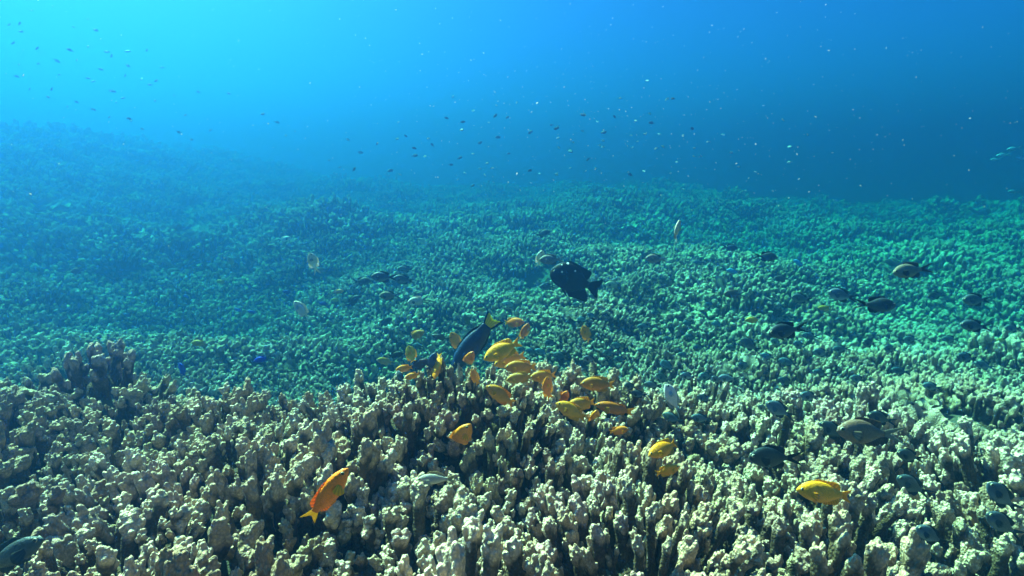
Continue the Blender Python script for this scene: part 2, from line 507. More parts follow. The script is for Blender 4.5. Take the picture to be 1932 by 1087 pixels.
def scatter(r0, r1, s):
    x, y = jitter_grid(-r1 * 1.3, r1 * 1.3, -0.3, r1, s)
    r = np.hypot(x, y)
    k = (r >= r0) & (r < r1) & in_view(x, y) & hollow_mask(x, y) & bare_mask(x, y)
    return x[k], y[k]

def tilt_at(x, y, amt=0.5):
    e = 0.05
    gx = float(terrain(x + e, y) - terrain(x - e, y)) / (2 * e); gy = float(terrain(x, y + e) - terrain(x, y - e)) / (2 * e)
    return Vector((-gx * amt, -gy * amt, 1)).normalized()

rc = random.Random(77)
nx, ny = scatter(0.20, 2.6, 0.069)
order = np.argsort(np.hypot(nx, ny))
nx, ny = nx[order], ny[order]
# the 300 colonies that show largest are things of their own
ind, rest = [], []
for x, y in zip(nx, ny):
    vis = y > 0.18 and abs(x) < 1.12 * y + 0.10
    (ind if vis and len(ind) < 300 else rest).append((float(x), float(y)))
for i, (x, y) in enumerate(ind):
    o = bpy.data.objects.new('finger_coral', rc.choice(NEAR_V))
    COL.objects.link(o)
    r = math.hypot(x, y)
    sc = rc.uniform(0.44, 0.76)
    o.location = (x, y, float(terrain(x, y)) + rc.uniform(-0.012, 0.02) - .03 * float(smooth(.6, 1.0, -x)))
    n = tilt_at(x, y) + Vector((rc.uniform(-.1, .1), rc.uniform(-.1, .1), 0))
    o.rotation_euler = (n.to_track_quat('Z', 'Y') @ Matrix.Rotation(rc.uniform(0, 6.283), 3, 'Z').to_quaternion()).to_euler()
    o.scale = (sc, sc, sc * (rc.uniform(1.3, 1.55) if rc.random() < .07 and x > -.6 else rc.uniform(0.8, 1.3)))
    if x < -.35: o.location.z = min(o.location.z, .255 - .16 * o.scale.z)
    if r < 1.0 or y < 0.9:
        tag(o, 'tan finger coral colony with pale knobbly tips on the near bank', 'coral', 'finger corals on the near bank')
    else:
        tag(o, 'pale green finger coral colony on the reef just beyond the near bank', 'coral', 'finger corals just beyond the near bank')

# everything farther: one continuous carpet
def coral_carpet():
    P, Sc, Ro, Ix = [], [], [], []
    def put(xs, ys, smin, smax, i0, i1):
        zs = terrain(xs, ys)
        for x, y, z in zip(xs, ys, zs):
            n = tilt_at(x, y) + Vector((rc.uniform(-.12, .12), rc.uniform(-.12, .12), 0))
            q = n.to_track_quat('Z', 'Y') @ Matrix.Rotation(rc.uniform(0, 6.283), 3, 'Z').to_quaternion()
            s = rc.uniform(smin, smax)
            P.append((x, y, z + rc.uniform(-0.02, 0.03) * s)); Ro.append(tuple(q.to_euler())); Sc.append((s, s, s * (rc.uniform(0.8, 1.3) if y < 2.0 else rc.uniform(0.55, 1.0)))); Ix.append(rc.randint(8, i1) if rc.random() < 0.04 else rc.randint(0, 7))
    put(np.array([p[0] for p in rest]), np.array([p[1] for p in rest]), 0.42, 0.62, 0, len(FAR_V) - 1)
    for r0, r1, s, a, b in ((2.6, 5.0, 0.095, 0.6, 1.05), (5.0, 9.0, 0.15, 0.9, 1.5), (9.0, 16.0, 0.27, 1.4, 2.3), (16.0, 34.0, 0.52, 2.2, 3.8)):
        x, y = scatter(r0, r1, s)
        put(x, y, a, b, 0, len(FAR_V) - 1)
    src = bpy.data.collections.new('coral_sources')
    for k, m in enumerate(FAR_V):
        src.objects.link(bpy.data.objects.new('coral_clump', m))
    me = bpy.data.meshes.new('coral_carpet')
    me.from_pydata(P, [], [])
    me.attributes.new('rot', 'FLOAT_VECTOR', 'POINT').data.foreach_set('vector', np.array(Ro, np.float32).ravel())
    me.attributes.new('scl', 'FLOAT_VECTOR', 'POINT').data.foreach_set('vector', np.array(Sc, np.float32).ravel())
    me.attributes.new('idx', 'INT', 'POINT').data.foreach_set('value', np.array(Ix, np.int32))
    o = bpy.data.objects.new('coral_carpet', me)
    COL.objects.link(o)
    g = bpy.data.node_groups.new('carpet', 'GeometryNodeTree')
    g.interface.new_socket('Geometry', in_out='INPUT', socket_type='NodeSocketGeometry')
    g.interface.new_socket('Geometry', in_out='OUTPUT', socket_type='NodeSocketGeometry')
    gi = g.nodes.new('NodeGroupInput'); go = g.nodes.new('NodeGroupOutput')
    ci = g.nodes.new('GeometryNodeCollectionInfo'); ci.inputs['Collection'].default_value = src
    ci.inputs['Separate Children'].default_value = True; ci.inputs['Reset Children'].default_value = True
    ip = g.nodes.new('GeometryNodeInstanceOnPoints'); ip.inputs['Pick Instance'].default_value = True
    def attr(name, typ):
        n = g.nodes.new('GeometryNodeInputNamedAttribute'); n.data_type = typ; n.inputs['Name'].default_value = name
        return n.outputs['Attribute']
    g.links.new(gi.outputs[0], ip.inputs['Points']); g.links.new(ci.outputs[0], ip.inputs['Instance'])
    g.links.new(attr('idx', 'INT'), ip.inputs['Instance Index'])
    er = g.nodes.new('FunctionNodeEulerToRotation')
    g.links.new(attr('rot', 'FLOAT_VECTOR'), er.inputs[0]); g.links.new(er.outputs[0], ip.inputs['Rotation'])
    g.links.new(attr('scl', 'FLOAT_VECTOR'), ip.inputs['Scale'])
    g.links.new(ip.outputs[0], go.inputs[0])
    md = o.modifiers.new('carpet', 'NODES'); md.node_group = g
    tag(o, 'carpet of finger coral covering the reef flat into the blue distance', 'coral', kind='stuff')
    print('TOP', max(p[2] + .17 * q[2] for p, q in zip(P, Sc)), min(p[2] for p in P)); print('carpet points', len(P), 'individual', len(ind))
coral_carpet()

# ------------------------------------------------------------------ fish
# profile rows: t along the body (0 nose .. 1 tail base), top, bottom, half width; all in fractions of the full length
SPECIES = {
 'damsel': dict(body=[(0, 0, .0, .0), (.02, .026, .024, .014), (.08, .078, .062, .038), (.2, .145, .118, .066), (.36, .186, .160, .080), (.52, .190, .174, .078), (.68, .162, .154, .062), (.82, .108, .106, .040), (.92, .066, .066, .023), (1, .056, .056, .014)],
     xt=-.28, dorsal=(.30, .93, .030, .075, .80), anal=(.56, .93, .038, .075, .82), tail=(.150, .075, .66), pelvic=(.34, .11), pect=(.27, -.02, .13), eye=(.095, .035, .027)),
 'slim_damsel': dict(body=[(0, 0, .0, .0), (.02, .022, .020, .014), (.08, .058, .046, .036), (.2, .100, .085, .060), (.36, .124, .112, .070), (.52, .126, .120, .068), (.68, .108, .106, .054), (.82, .076, .076, .036), (.92, .050, .050, .022), (1, .044, .044, .014)],
     xt=-.26, dorsal=(.30, .93, .020, .042, .80), anal=(.56, .93, .022, .042, .82), tail=(.20, .110, .50), pelvic=(.34, .08), pect=(.27, -.02, .12), eye=(.085, .028, .024)),
 'chromis': dict(body=[(0, .0, .0, .0), (.02, .028, .026, .014), (.08, .088, .07, .036), (.2, .150, .125, .060), (.36, .185, .165, .070), (.52, .185, .175, .068), (.68, .148, .150, .054), (.82, .090, .098, .034), (.92, .050, .056, .020), (1, .042, .044, .012)],
     xt=-.20, dorsal=(.30, .90, .042, .075, .80), anal=(.58, .90, .05, .080, .78), tail=(.30, .215, .50), pelvic=(.36, .14), pect=(.27, -.01, .14), eye=(.085, .035, .034)),
 'black': dict(body=[(0, .0, .0, .0), (.025, .075, .065, .022), (.08, .145, .120, .048), (.2, .230, .180, .076), (.36, .270, .215, .085), (.52, .262, .225, .083), (.68, .205, .20, .065), (.82, .125, .13, .042), (.92, .068, .070, .024), (1, .056, .056, .015)],
     xt=-.25, dorsal=(.22, .90, .035, .105, .80), anal=(.50, .92, .10, .190, .84), tail=(.22, .03, .95), pelvic=(.33, .26), pect=(.25, -.02, .16), eye=(.075, .03, .022)),
 'wrasse': dict(body=[(0, .0, .0, .0), (.03, .030, .030, .018), (.1, .066, .062, .040), (.24, .116, .108, .062), (.4, .138, .130, .070), (.56, .138, .134, .068), (.72, .120, .118, .056), (.86, .088, .088, .036), (.95, .076, .076, .022), (1, .074, .074, .014)],
     xt=-.30, dorsal=(.26, .92, .018, .026, .70), anal=(.50, .92, .018, .026, .70), tail=(.20, .095, .55), pelvic=(.30, .08), pect=(.25, -.01, .13), eye=(.12, .03, .017)),
 'anthias': dict(body=[(0, .0, .0, .0), (.03, .026, .024, .014), (.1, .065, .058, .034), (.24, .112, .100, .052), (.4, .128, .118, .056), (.58, .116, .108, .050), (.75, .080, .076, .035), (.9, .042, .042, .018), (1, .036, .036, .012)],
     xt=-.24, dorsal=(.26, .88, .050, .055, .60), anal=(.58, .84, .045, .060, .72), tail=(.255, .155, .62), pelvic=(.34, .12), pect=(.26, -.02, .14), eye=(.085, .028, .026)),
}
XN = 0.5

def prof(sp, t, k):
    rows = SPECIES[sp]['body']
    ts = [r[0] for r in rows]; vs = [r[k] for r in rows]
    f = np.interp(t, ts, vs)
    a = np.interp(max(t - .03, 0), ts, vs); b = np.interp(min(t + .03, 1), ts, vs)
    return float(f if t < .06 or t > .97 else 0.5 * f + 0.25 * (a + b))

def bend_pt(p, bend):
    x, y, z = p
    u = max(0.0, 0.22 - x)
    return (x + abs(bend) * u * u * 0.35, y + bend * u * u, z)

def body_mesh(name, sp, bend, rings=30, seg=22):
    xt = SPECIES[sp]['xt']
    V, Fc = [], []
    ts = [(i / (rings - 1)) ** 1.25 for i in range(rings)]
    ts[0] = 0.004
    for t in ts:
        x = XN - t * (XN - xt)
        a, b, wd = prof(sp, t, 1), prof(sp, t, 2), prof(sp, t, 3)
        for k in range(seg):
            an = 2 * math.pi * k / seg
            c, s_ = math.cos(an), math.sin(an)
            z = (a if s_ >= 0 else b) * s_
            y = wd * math.copysign(abs(c) ** 0.85, c)
            V.append(bend_pt((x, y, z), bend))
    for i in range(rings - 1):
        for k in range(seg):
            p = i * seg + k; q = i * seg + (k + 1) % seg
            Fc.append((p, p + seg, q + seg, q))
    Fc.append(tuple(range(seg)))
    Fc.append(tuple(reversed(range((rings - 1) * seg, rings * seg))))
    me = bpy.data.meshes.new(name); me.from_pydata(V, [], Fc); me.update()
    me.polygons.foreach_set('use_smooth', [True] * len(me.polygons))
    return me

def fin_mesh(name, root, margin, bend, rows=5, th=.010, wav=.0, side=None):
    """thin tapering membrane between a root line and a free margin"""
    n = len(root); V, Fc, ray = [], [], []
    for sgn in (1, -1):
        for i in range(n):
            for j in range(rows):
                f = j / (rows - 1)
                r, m = Vector(root[i]), Vector(margin[i])
                p = r.lerp(m, f)
                e = min(i, n - 1 - i) / max(1, (n - 1) / 2)
                h = th * (1 - 0.85 * f) * (0.25 + 0.75 * min(1, e * 2.5)) * 0.5
                p.y += sgn * h + wav * math.sin(i * 0.9 + 1.0) * f
                V.append(bend_pt(p, bend)); ray.append(i * 2.2)
    N1 = n * rows
    def id_(s_, i, j): return s_ * N1 + i * rows + j
    for i in range(n - 1):
        for j in range(rows - 1):
            Fc.append((id_(0, i, j), id_(0, i + 1, j), id_(0, i + 1, j + 1), id_(0, i, j + 1)))
            Fc.append((id_(1, i, j), id_(1, i, j + 1), id_(1, i + 1, j + 1), id_(1, i + 1, j)))
    for i in range(n - 1):
        Fc.append((id_(0, i, rows - 1), id_(0, i + 1, rows - 1), id_(1, i + 1, rows - 1), id_(1, i, rows - 1)))
        Fc.append((id_(0, i + 1, 0), id_(0, i, 0), id_(1, i, 0), id_(1, i + 1, 0)))
    for j in range(rows - 1):
        Fc.append((id_(0, 0, j), id_(0, 0, j + 1), id_(1, 0, j + 1), id_(1, 0, j)))
        Fc.append((id_(0, n - 1, j + 1), id_(0, n - 1, j), id_(1, n - 1, j), id_(1, n - 1, j + 1)))
    me = bpy.data.meshes.new(name); me.from_pydata(V, [], Fc); me.update()
    a = me.attributes.new('ray', 'FLOAT', 'POINT'); a.data.foreach_set('value', ray)
    me.polygons.foreach_set('use_smooth', [True] * len(me.polygons))
    me.materials.append(M_FIN)
    return me

def spine_fin(sp, key, bend):
    S_ = SPECIES[sp]; t0, t1, h0, h1, tp = S_[key]; up = key == 'dorsal'; xt = S_['xt']
    root, mar = [], []
    n = 26
    for i in range(n):
        f = i / (n - 1); t = t0 + (t1 - t0) * f
        x = XN - t * (XN - xt)
        z = prof(sp, t, 1 if up else 2) * 0.90
        # low spiny front part, taller soft part that sweeps back to a point
        if t < tp: h = h0 * min(1, f * 5) + (h1 - h0) * max(0, (t - t0 - (tp - t0) * .45) / ((tp - t0) * .55)) ** 1.5
        else: h = h1 * (1 - ((t - tp) / (t1 - tp)) ** 1.6 * 0.85)
        saw = 0.006 * (i % 2) if (t < tp - .1 and up) else 0.0
        h = h + prof(sp, t, 1 if up else 2) * 0.10 - saw
        back = (0.25 + 0.9 * f ** 2) * h
        root.append((x, 0, z if up else -z)); mar.append((x - back, 0, (z + h) if up else -(z + h)))
    return fin_mesh(key + '_fin', root, mar, bend, th=.012, wav=.002)

def tail_fin(sp, bend):
    S_ = SPECIES[sp]; lobe, fork, spread = S_['tail']; xt = S_['xt']
    hh = prof(sp, 1.0, 1)
    root, mar = [], []
    n = 25
    for i in range(n):
        v = 1 - 2 * i / (n - 1)
        root.append((xt + .02, 0, v * hh * .95))
        ln = (lobe - fork) + fork * abs(v) ** 1.5
        mar.append((xt - ln - .0, 0, v * (hh + ln * spread * .62) * (0.92 + .08 * abs(v)) + 0.004 * math.sin(i * 2.1)))
    return fin_mesh('tail_fin', root, mar, bend * 1.0, th=.012, wav=.002)

def paired_fin(sp, key, sgn, bend):
    S_ = SPECIES[sp]; xt = S_['xt']
    root, mar = [], []
    n = 11
    if key == 'pect':
        t, z0, ln = S_['pect']; x = XN - t * (XN - xt); yw = prof(sp, t, 3) * .93
        for i in range(n):
            f = i / (n - 1)
            root.append((x - .008 * f, sgn * yw, z0 + .028 * (1 - 2 * f)))
            l = ln * (0.55 + 0.45 * math.sin(math.pi * (0.15 + 0.75 * f)))
            an = R(8 - 62 * f)
            mar.append((x - l * math.cos(an), sgn * (yw + l * .42), z0 + .028 * (1 - 2 * f) + l * math.sin(an)))
        nm = 'pectoral_fin'
    else:
        t, ln = S_['pelvic']; x = XN - t * (XN - xt); zb = -prof(sp, t, 2) * .93
        for i in range(n):
            f = i / (n - 1)
            root.append((x - .05 * f, sgn * .018, zb + .01 * f))
            l = ln * (1 - .65 * f)
            mar.append((x - .05 * f - l * .80, sgn * (.02 + l * .12), zb - l * .55 + .015 * f))
        nm = 'pelvic_fin'
    return fin_mesh(nm, root, mar, bend, rows=4, th=.008)

def eye_mesh(sp, sgn):
    S_ = SPECIES[sp]; t, z, r = S_['eye']; x = XN - t * (XN - S_['xt']) - .01
    y = prof(sp, t + .012, 3) * 0.80
    bm = bmesh.new()
    bmesh.ops.create_uvsphere(bm, u_segments=16, v_segments=10, radius=r, matrix=Matrix.Translation((x, sgn * y, z)) @ Matrix.Rotation(R(90), 4, 'X') @ Matrix.Diagonal((1, 1, .55, 1)))
    me = bpy.data.meshes.new('eye'); bm.to_mesh(me); bm.free()
    me.materials.append(M_IRIS); me.materials.append(M_PUPIL)
    for p in me.polygons:
        p.use_smooth = True
        d = math.hypot(p.center.x - x, p.center.z - z)
        p.material_index = 1 if d < r * 0.72 else 0
    return me

_cache = {}
def fish_parts(sp, bend, mat, simple):
    key = (sp, bend, mat.name, simple)
    if key in _cache: return _cache[key]
    L = []
    if simple:
        # one small mesh: body and fins together
        bm = bmesh.new()
        for me in (body_mesh('fish', sp, bend, 12, 10), spine_fin(sp, 'dorsal', bend), spine_fin(sp, 'anal', bend), tail_fin(sp, bend)):
            bm.from_mesh(me)
        me = bpy.data.meshes.new('small_fish'); bm.to_mesh(me); bm.free()
        me.polygons.foreach_set('use_smooth', [True] * len(me.polygons))
        me.materials.clear(); me.materials.append(mat)
        for p in me.polygons: p.material_index = 0
        _cache[key] = me
        return me
    b = body_mesh('body', sp, bend); b.materials.append(mat); L.append(('body', b, 0))
    for k in ('dorsal', 'anal'): L.append((k + '_fin', spine_fin(sp, k, bend), 1))
    L.append(('tail_fin', tail_fin(sp, bend), 2))
    for sg in (1, -1):
        L.append(('pectoral_fin', paired_fin(sp, 'pect', sg, bend), 3))
        L.append(('pelvic_fin', paired_fin(sp, 'pelvic', sg, bend), 3))
        L.append(('eye', eye_mesh(sp, sg), 4))
    _cache[key] = L
    return L

def fish_frame(heading, yaw, roll):
    """rotation whose X is the nose, Z the back: heading on the picture, yaw turns the nose towards the viewer, roll tips the back towards him"""
    h, y = R(heading), R(yaw)
    toward = -CF
    n = (CX * math.cos(h) + CU * math.sin(h)) * math.cos(y) + toward * math.sin(y)
    side = (toward - n * toward.dot(n)).normalized()
    up = n.cross(side) * -1
    lat = side
    up = n.cross(lat)
    if up.z < 0: lat = -lat; up = n.cross(lat)
    M = Matrix((n, lat, up)).transposed()
    return (M @ Matrix.Rotation(R(roll), 3, 'X')).to_quaternion()

bpy.context.view_layer.update()
_DG = bpy.context.evaluated_depsgraph_get()
def coral_dist(px, py):
    ray = px_ray(px, py)
    hit, loc, *_ = S.ray_cast(_DG, CP + ray * 0.03, ray)
    return (loc - CP).length if hit else 99.0
def free_depth(px, py, ln, heading):
    c, s_ = math.cos(R(heading)) * ln * .46, -math.sin(R(heading)) * ln * .46
    pts = [(0, 0), (c, s_), (-c, -s_), (c * .5, s_ * .5), (-c * .5, -s_ * .5), (-s_ * .35, c * .35), (s_ * .35, -c * .35)]
    return min(coral_dist(px + a, py + b) for a, b in pts)
def put_fish(name, sp, px, py, ln, heading, real, cols, label, cat, group, yaw=0, roll=0, bend=0.0, mat=None, simple=False, deep=None, fin_only=None):
    """cols = body, back and belly fins, tail, paired fins"""
    mat = mat or M_FISH
    ln = ln / (XN - SPECIES[sp]['xt'] + SPECIES[sp]['tail'][0])
    d = real * F * max(0.35, math.cos(R(yaw))) / ln
    # distance along the ray, corrected for the angle off the axis
    ray = px_ray(px, py)
    d = d / ray.dot(CF)
    size = real
    if deep is not None:
        size = real * deep / d; d = deep
    else:
        g = free_depth(px, py, ln, heading)
        g = g - min(0.25 * ln * g / F, 0.04) - 0.004      # clear of the coral by its own thickness
        if d > g:
            size = real * g / d; d = g
    if not isinstance(cols, list): cols = [cols]
    cols = [tuple(c) for c in cols] + [tuple(cols[-1])] * (4 - len(cols))
    q = fish_frame(heading, yaw, roll)
    if ray.z > 0 and d * ray.z > HAZE_TOP - CAM_H - .12:      # stays under the surface layer
        k = (HAZE_TOP - CAM_H - .12) / (d * ray.z); d *= k; size *= k
    loc = CP + ray * d
    if simple:
        o = bpy.data.objects.new(name, fish_parts(sp, bend, mat, True)); COL.objects.link(o)
        o.location = loc; o.rotation_euler = q.to_euler(); o.scale = (size,) * 3
        o.color = (*cols[0], 1)
        return tag(o, label, cat, group)
    e = bpy.data.objects.new(name, None); COL.objects.link(e)
    e.empty_display_size = 0.3
    e.location = loc; e.rotation_euler = q.to_euler(); e.scale = (size,) * 3
    tag(e, label, cat, group)
    for nm, me, ci in fish_parts(sp, bend, mat, False):
        if ln < 22 and nm in ('pectoral_fin', 'pelvic_fin'): continue
        c = bpy.data.objects.new(nm, me); COL.objects.link(c); c.parent = e
        if ci < 4: c.color = (*cols[ci], 1)
    return e

# ---- the orange and yellow damselfish over the near bank
ORANGE, YELLOW = (1.0, .20, .004), (1.0, .31, .004)
DUSK, GOLD, AMBER = (.58, .15, .008), (1.0, .32, .007), (.92, .23, .007)
G_OR = 'orange and yellow damselfish feeding over the bank crest'
OR = [
 # px, py, len, heading, colours, yaw, roll, bend, label
 (614, 941, 132, 53, [ORANGE, ORANGE, (.88, .42, .015)], 8, 22, .15, 'bright orange damselfish pointing up beside the dark hollow in the coral'),
 (866, 833, 74, 58, [(.92, .25, .008), GOLD, GOLD], 20, 10, .9, 'golden brown damselfish curling its tail down, above the small silvery fish'),
 (1557, 930, 92, 174, [(1.0, .35, .006), YELLOW, YELLOW], 0, 0, .15, 'yellow damselfish alone over pale coral at lower right'),
 (1256, 846, 62, 196, [GOLD, (.62, .25, .012), YELLOW], 18, 12, -.3, 'golden damselfish with folded back fin just above a white coral tip'),
 (1258, 889, 44, 20, [YELLOW, GOLD, GOLD], 0, 0, .3, 'yellow damselfish half hidden behind a white coral knob'),
 (1130, 725, 60, 178, [(.60, .20, .012), (.60, .22, .012), YELLOW], 5, 0, .15, 'orange brown damselfish with bright yellow tail, highest of those right of the crest'),
 (1164, 772, 74, 167, [DUSK, DUSK, (.75, .26, .014)], 5, 0, -.15, 'dark brownish orange damselfish with orange tail, largest of those right of the crest'),
 (1166, 813, 34, 14, [AMBER, AMBER, GOLD], 10, 0, .15, 'small amber damselfish below the dark brownish orange one'),
 (1080, 777, 60, 152, [(.85, .32, .010), GOLD, YELLOW], 5, 8, .15, 'mustard yellow damselfish nose up, below an orange one it overlaps'),
 (1099, 762, 52, 186, [(.72, .28, .014), GOLD, GOLD], 5, 0, -.15, 'orange gold damselfish overlapped from below by a mustard one'),
 (1064, 752, 30, 72, [ORANGE, ORANGE, ORANGE], 35, 0, .15, 'small deep orange damselfish seen head up beside an orange gold one'),
 (1121, 788, 32, 82, [YELLOW, GOLD, YELLOW], 42, 30, .3, 'small yellow damselfish upright below the orange gold one'),
 (946, 747, 58, 146, [(.66, .24, .012), AMBER, YELLOW], 8, 5, .15, 'dusky orange damselfish with yellow tail slanting down over the coral crest'),
 (1027, 710, 48, 186, [(.62, .25, .018), GOLD, GOLD], 5, 0, -.15, 'dull orange damselfish above an upright one at the crest'),
 (1032, 733, 42, 96, [AMBER, GOLD, YELLOW], 40, 40, .3, 'orange damselfish upright in front of a dull orange one'),
 (985, 693, 56, 181, [(.70, .24, .012), YELLOW, YELLOW], 8, 0, .15, 'orange damselfish with yellow fins, lowest of the overlapping four'),
 (965, 679, 58, 197, [(.95, .34, .010), YELLOW, YELLOW], 6, 0, -.15, 'mustard damselfish, middle of the overlapping four'),
 (951, 660, 70, 206, [(1.0, .37, .005), (1.0, .36, .005), (1.0, .36, .005)], 8, 5, .15, 'bright yellow damselfish, topmost of the overlapping four'),
 (982, 713, 46, 190, [(.60, .26, .03), (.60, .26, .03), (.60, .26, .03)], 0, 0, .15, 'faint orange damselfish partly hidden behind the crest'),
 (967, 609, 38, 4, [ORANGE, YELLOW, YELLOW], 20, 5, .3, 'round orange damselfish highest in the swarm, right of the wrasse tail'),
 (990, 628, 34, 72, [ORANGE, GOLD, GOLD], 38, 35, .15, 'slim orange damselfish pointing up, right of the round orange one'),
 (1105, 630, 30, 118, [YELLOW, GOLD, GOLD], 45, 15, .3, 'lone yellow damselfish below the big black fish'),
 (782, 634, 36, 24, [(.76, .26, .012), YELLOW, GOLD], 12, 5, .9, 'orange damselfish with yellow back fin at the left of the swarm'),
 (860, 645, 34, 112, [YELLOW, YELLOW, YELLOW], 38, 20, .15, 'yellow damselfish tucked behind the back of the blue wrasse'),
 (776, 671, 34, 98, [(.80, .46, .02), YELLOW, GOLD], 40, 25, -.15, 'pale yellow damselfish standing upright beside the maroon fish'),
 (727, 682, 28, 168, [YELLOW, YELLOW, YELLOW], 10, 0, .3, 'yellow damselfish leftmost of the swarm, beside the black oval fish'),
 (764, 695, 28, 188, [YELLOW, YELLOW, YELLOW], 18, 0, .15, 'yellow damselfish above another at the crest, left of the maroon fish'),
 (779, 709, 26, 196, [YELLOW, YELLOW, GOLD], 12, 0, .15, 'yellow damselfish touching the coral crest below the maroon fish'),
 (826, 689, 44, 258, [YELLOW, GOLD, YELLOW], 20, 45, .15, 'yellow damselfish diving nose down beside the slate blue fish'),
 (883, 683, 40, 62, [AMBER, GOLD, ORANGE], 20, 5, .9, 'amber damselfish in front of the head of the blue wrasse'),
 (896, 712, 30, 110, [YELLOW, GOLD, GOLD], 25, 20, .3, 'yellow damselfish sinking behind the coral crest below the wrasse'),
]
for (px, py, ln, hd, cols, yw, rl, bd, lab) in OR:
    put_fish('damselfish', 'slim_damsel' if (px in (614, 1164)) else 'damsel', px, py, ln * 1.12, hd, .080, [cols[0]] + [(min(1, c[0] * 1.05), min(.5, c[1] * 1.35), c[2]) for c in cols[1:]], lab, 'damselfish', G_OR, yaw=yw, roll=rl, bend=bd)

OR2 = [
 (638, 550, 20, 3, YELLOW, 'small yellow damselfish, upper of two over the reef left of the grey chromis'),
 (634, 566, 17, 178, (.6, .4, .03), 'small dull yellow damselfish, lower of two over the reef left of the grey chromis'),
 (909, 585, 17, 175, (.55, .28, .03), 'small dull orange damselfish above the yellow wrasse tail'),
 (1420, 604, 27, 180, (.85, .42, .015), 'small golden damselfish alone over the reef at right'),
 (1557, 582, 26, 175, (.6, .38, .03), 'small dim yellow damselfish over the shaded reef at right'),
 (377, 648, 30, 176, (.6, .36, .03), 'slim dull yellow damselfish low over the reef at left'),
 (418, 532, 19, 172, (.55, .36, .04), 'small faint yellow damselfish above the left reef slope'),
 (1888, 642, 17, 180, (.6, .45, .05), 'tiny yellow damselfish near the right edge'),
 (158, 491, 14, 180, (.55, .45, .08), 'tiny yellow damselfish above the three reddish brown ones'),
 (1580, 571, 9, 90, (.7, .3, .02), 'tiny orange damselfish under the slate chromis'),
]
for (px, py, ln, hd, c, lab) in OR2:
    put_fish('damselfish', 'damsel', px, py, ln, hd, .055, [c], lab, 'damselfish', 'small yellow damselfish over the far reef', bend=.15, simple=ln < 16)

# ---- single large fish
put_fish('black_fish', 'black', 1087, 530, 102, 161, .17, [(.006, .007, .012), (.005, .006, .010), (.008, .011, .020), (.02, .022, .028)],
         'large black oval fish with white specks above the middle of the reef', 'fish', None, yaw=5, roll=-4, bend=.15, mat=M_SPOT)
WR = put_fish('wrasse', 'wrasse', 896, 644, 138, 232, .165, [(.010, .030, .085), (.006, .016, .045), (.008, .018, .05), (.02, .05, .16)],
         'deep blue wrasse diving head down with yellow tail raised', 'wrasse', None, yaw=5, roll=-6, bend=.3)
def tail_patch():
    S_ = SPECIES['wrasse']; hh = prof('wrasse', 1.0, 1); xt = S_['xt']; root, mar = [], []
    for i in range(15):
        v = .80 - 1.60 * i / 14
        root.append((xt + .0, 0, v * hh * .95)); ln = .118 + .06 * abs(v)
        mar.append((xt - ln - .012, 0, v * (hh + ln * .40)))
    return fin_mesh('tail_patch', root, mar, .3, th=.022)
for ch in WR.children:
    if ch.name.startswith('tail_fin'):
        tp = bpy.data.objects.new('tail_patch', tail_patch()); COL.objects.link(tp); tp.parent = ch
        tp.color = (.80, .72, .01, 1); tp['label'] = 'yellow panel in the middle of the dark tail'
put_fish('maroon_fish', 'damsel', 790, 688, 42, 20, .07, [(.10, .018, .03)], 'dark maroon fish among yellow damselfish at the crest', 'fish', None, bend=.15)
put_fish('oval_fish', 'damsel', 746, 670, 30, 10, .06, [(.012, .012, .016)], 'small black oval fish beside the leftmost yellow damselfish', 'fish', None)
put_fish('slate_blue_fish', 'damsel', 814, 684, 40, 66, .07, [(.05, .085, .18)], 'slate blue fish upright between maroon and yellow fish', 'fish', None, yaw=10, bend=.15)
put_fish('green_fish', 'anthias', 882, 607, 32, 112, .06, [(.12, .20, .13)], 'dull green slim fish upright left of the wrasse tail', 'fish', None, yaw=20, roll=20)
put_fish('slim_grey_fish', 'anthias', 833, 637, 40, 168, .06, [(.09, .11, .10)], 'slim grey fish heading left behind the yellow damselfish', 'fish', None)
put_fish('silver_fish', 'anthias', 828, 903, 84, 184, .062, [(.42, .32, .26), (.45, .30, .16), (.50, .36, .20), (.5, .42, .36)],
         'slim silvery brown fish with forked tail over the dark hollow', 'fish', None, bend=.3, mat=M_FISHPALE)
put_fish('brown_chromis', 'chromis', 1642, 816, 128, 177, .10, [(.23, .125, .085), (.16, .09, .06), (.30, .26, .22), (.3, .22, .16)],
         'large brown chromis with pale forked tail at right', 'chromis', None, bend=.15)
put_fish('corner_fish', 'anthias', 8, 1056, 170, 28, .12, [(.05, .055, .06), (.03, .035, .04), (.04, .045, .05)],
         'dark slender fish cut off by the lower left corner', 'fish', None, bend=.15)

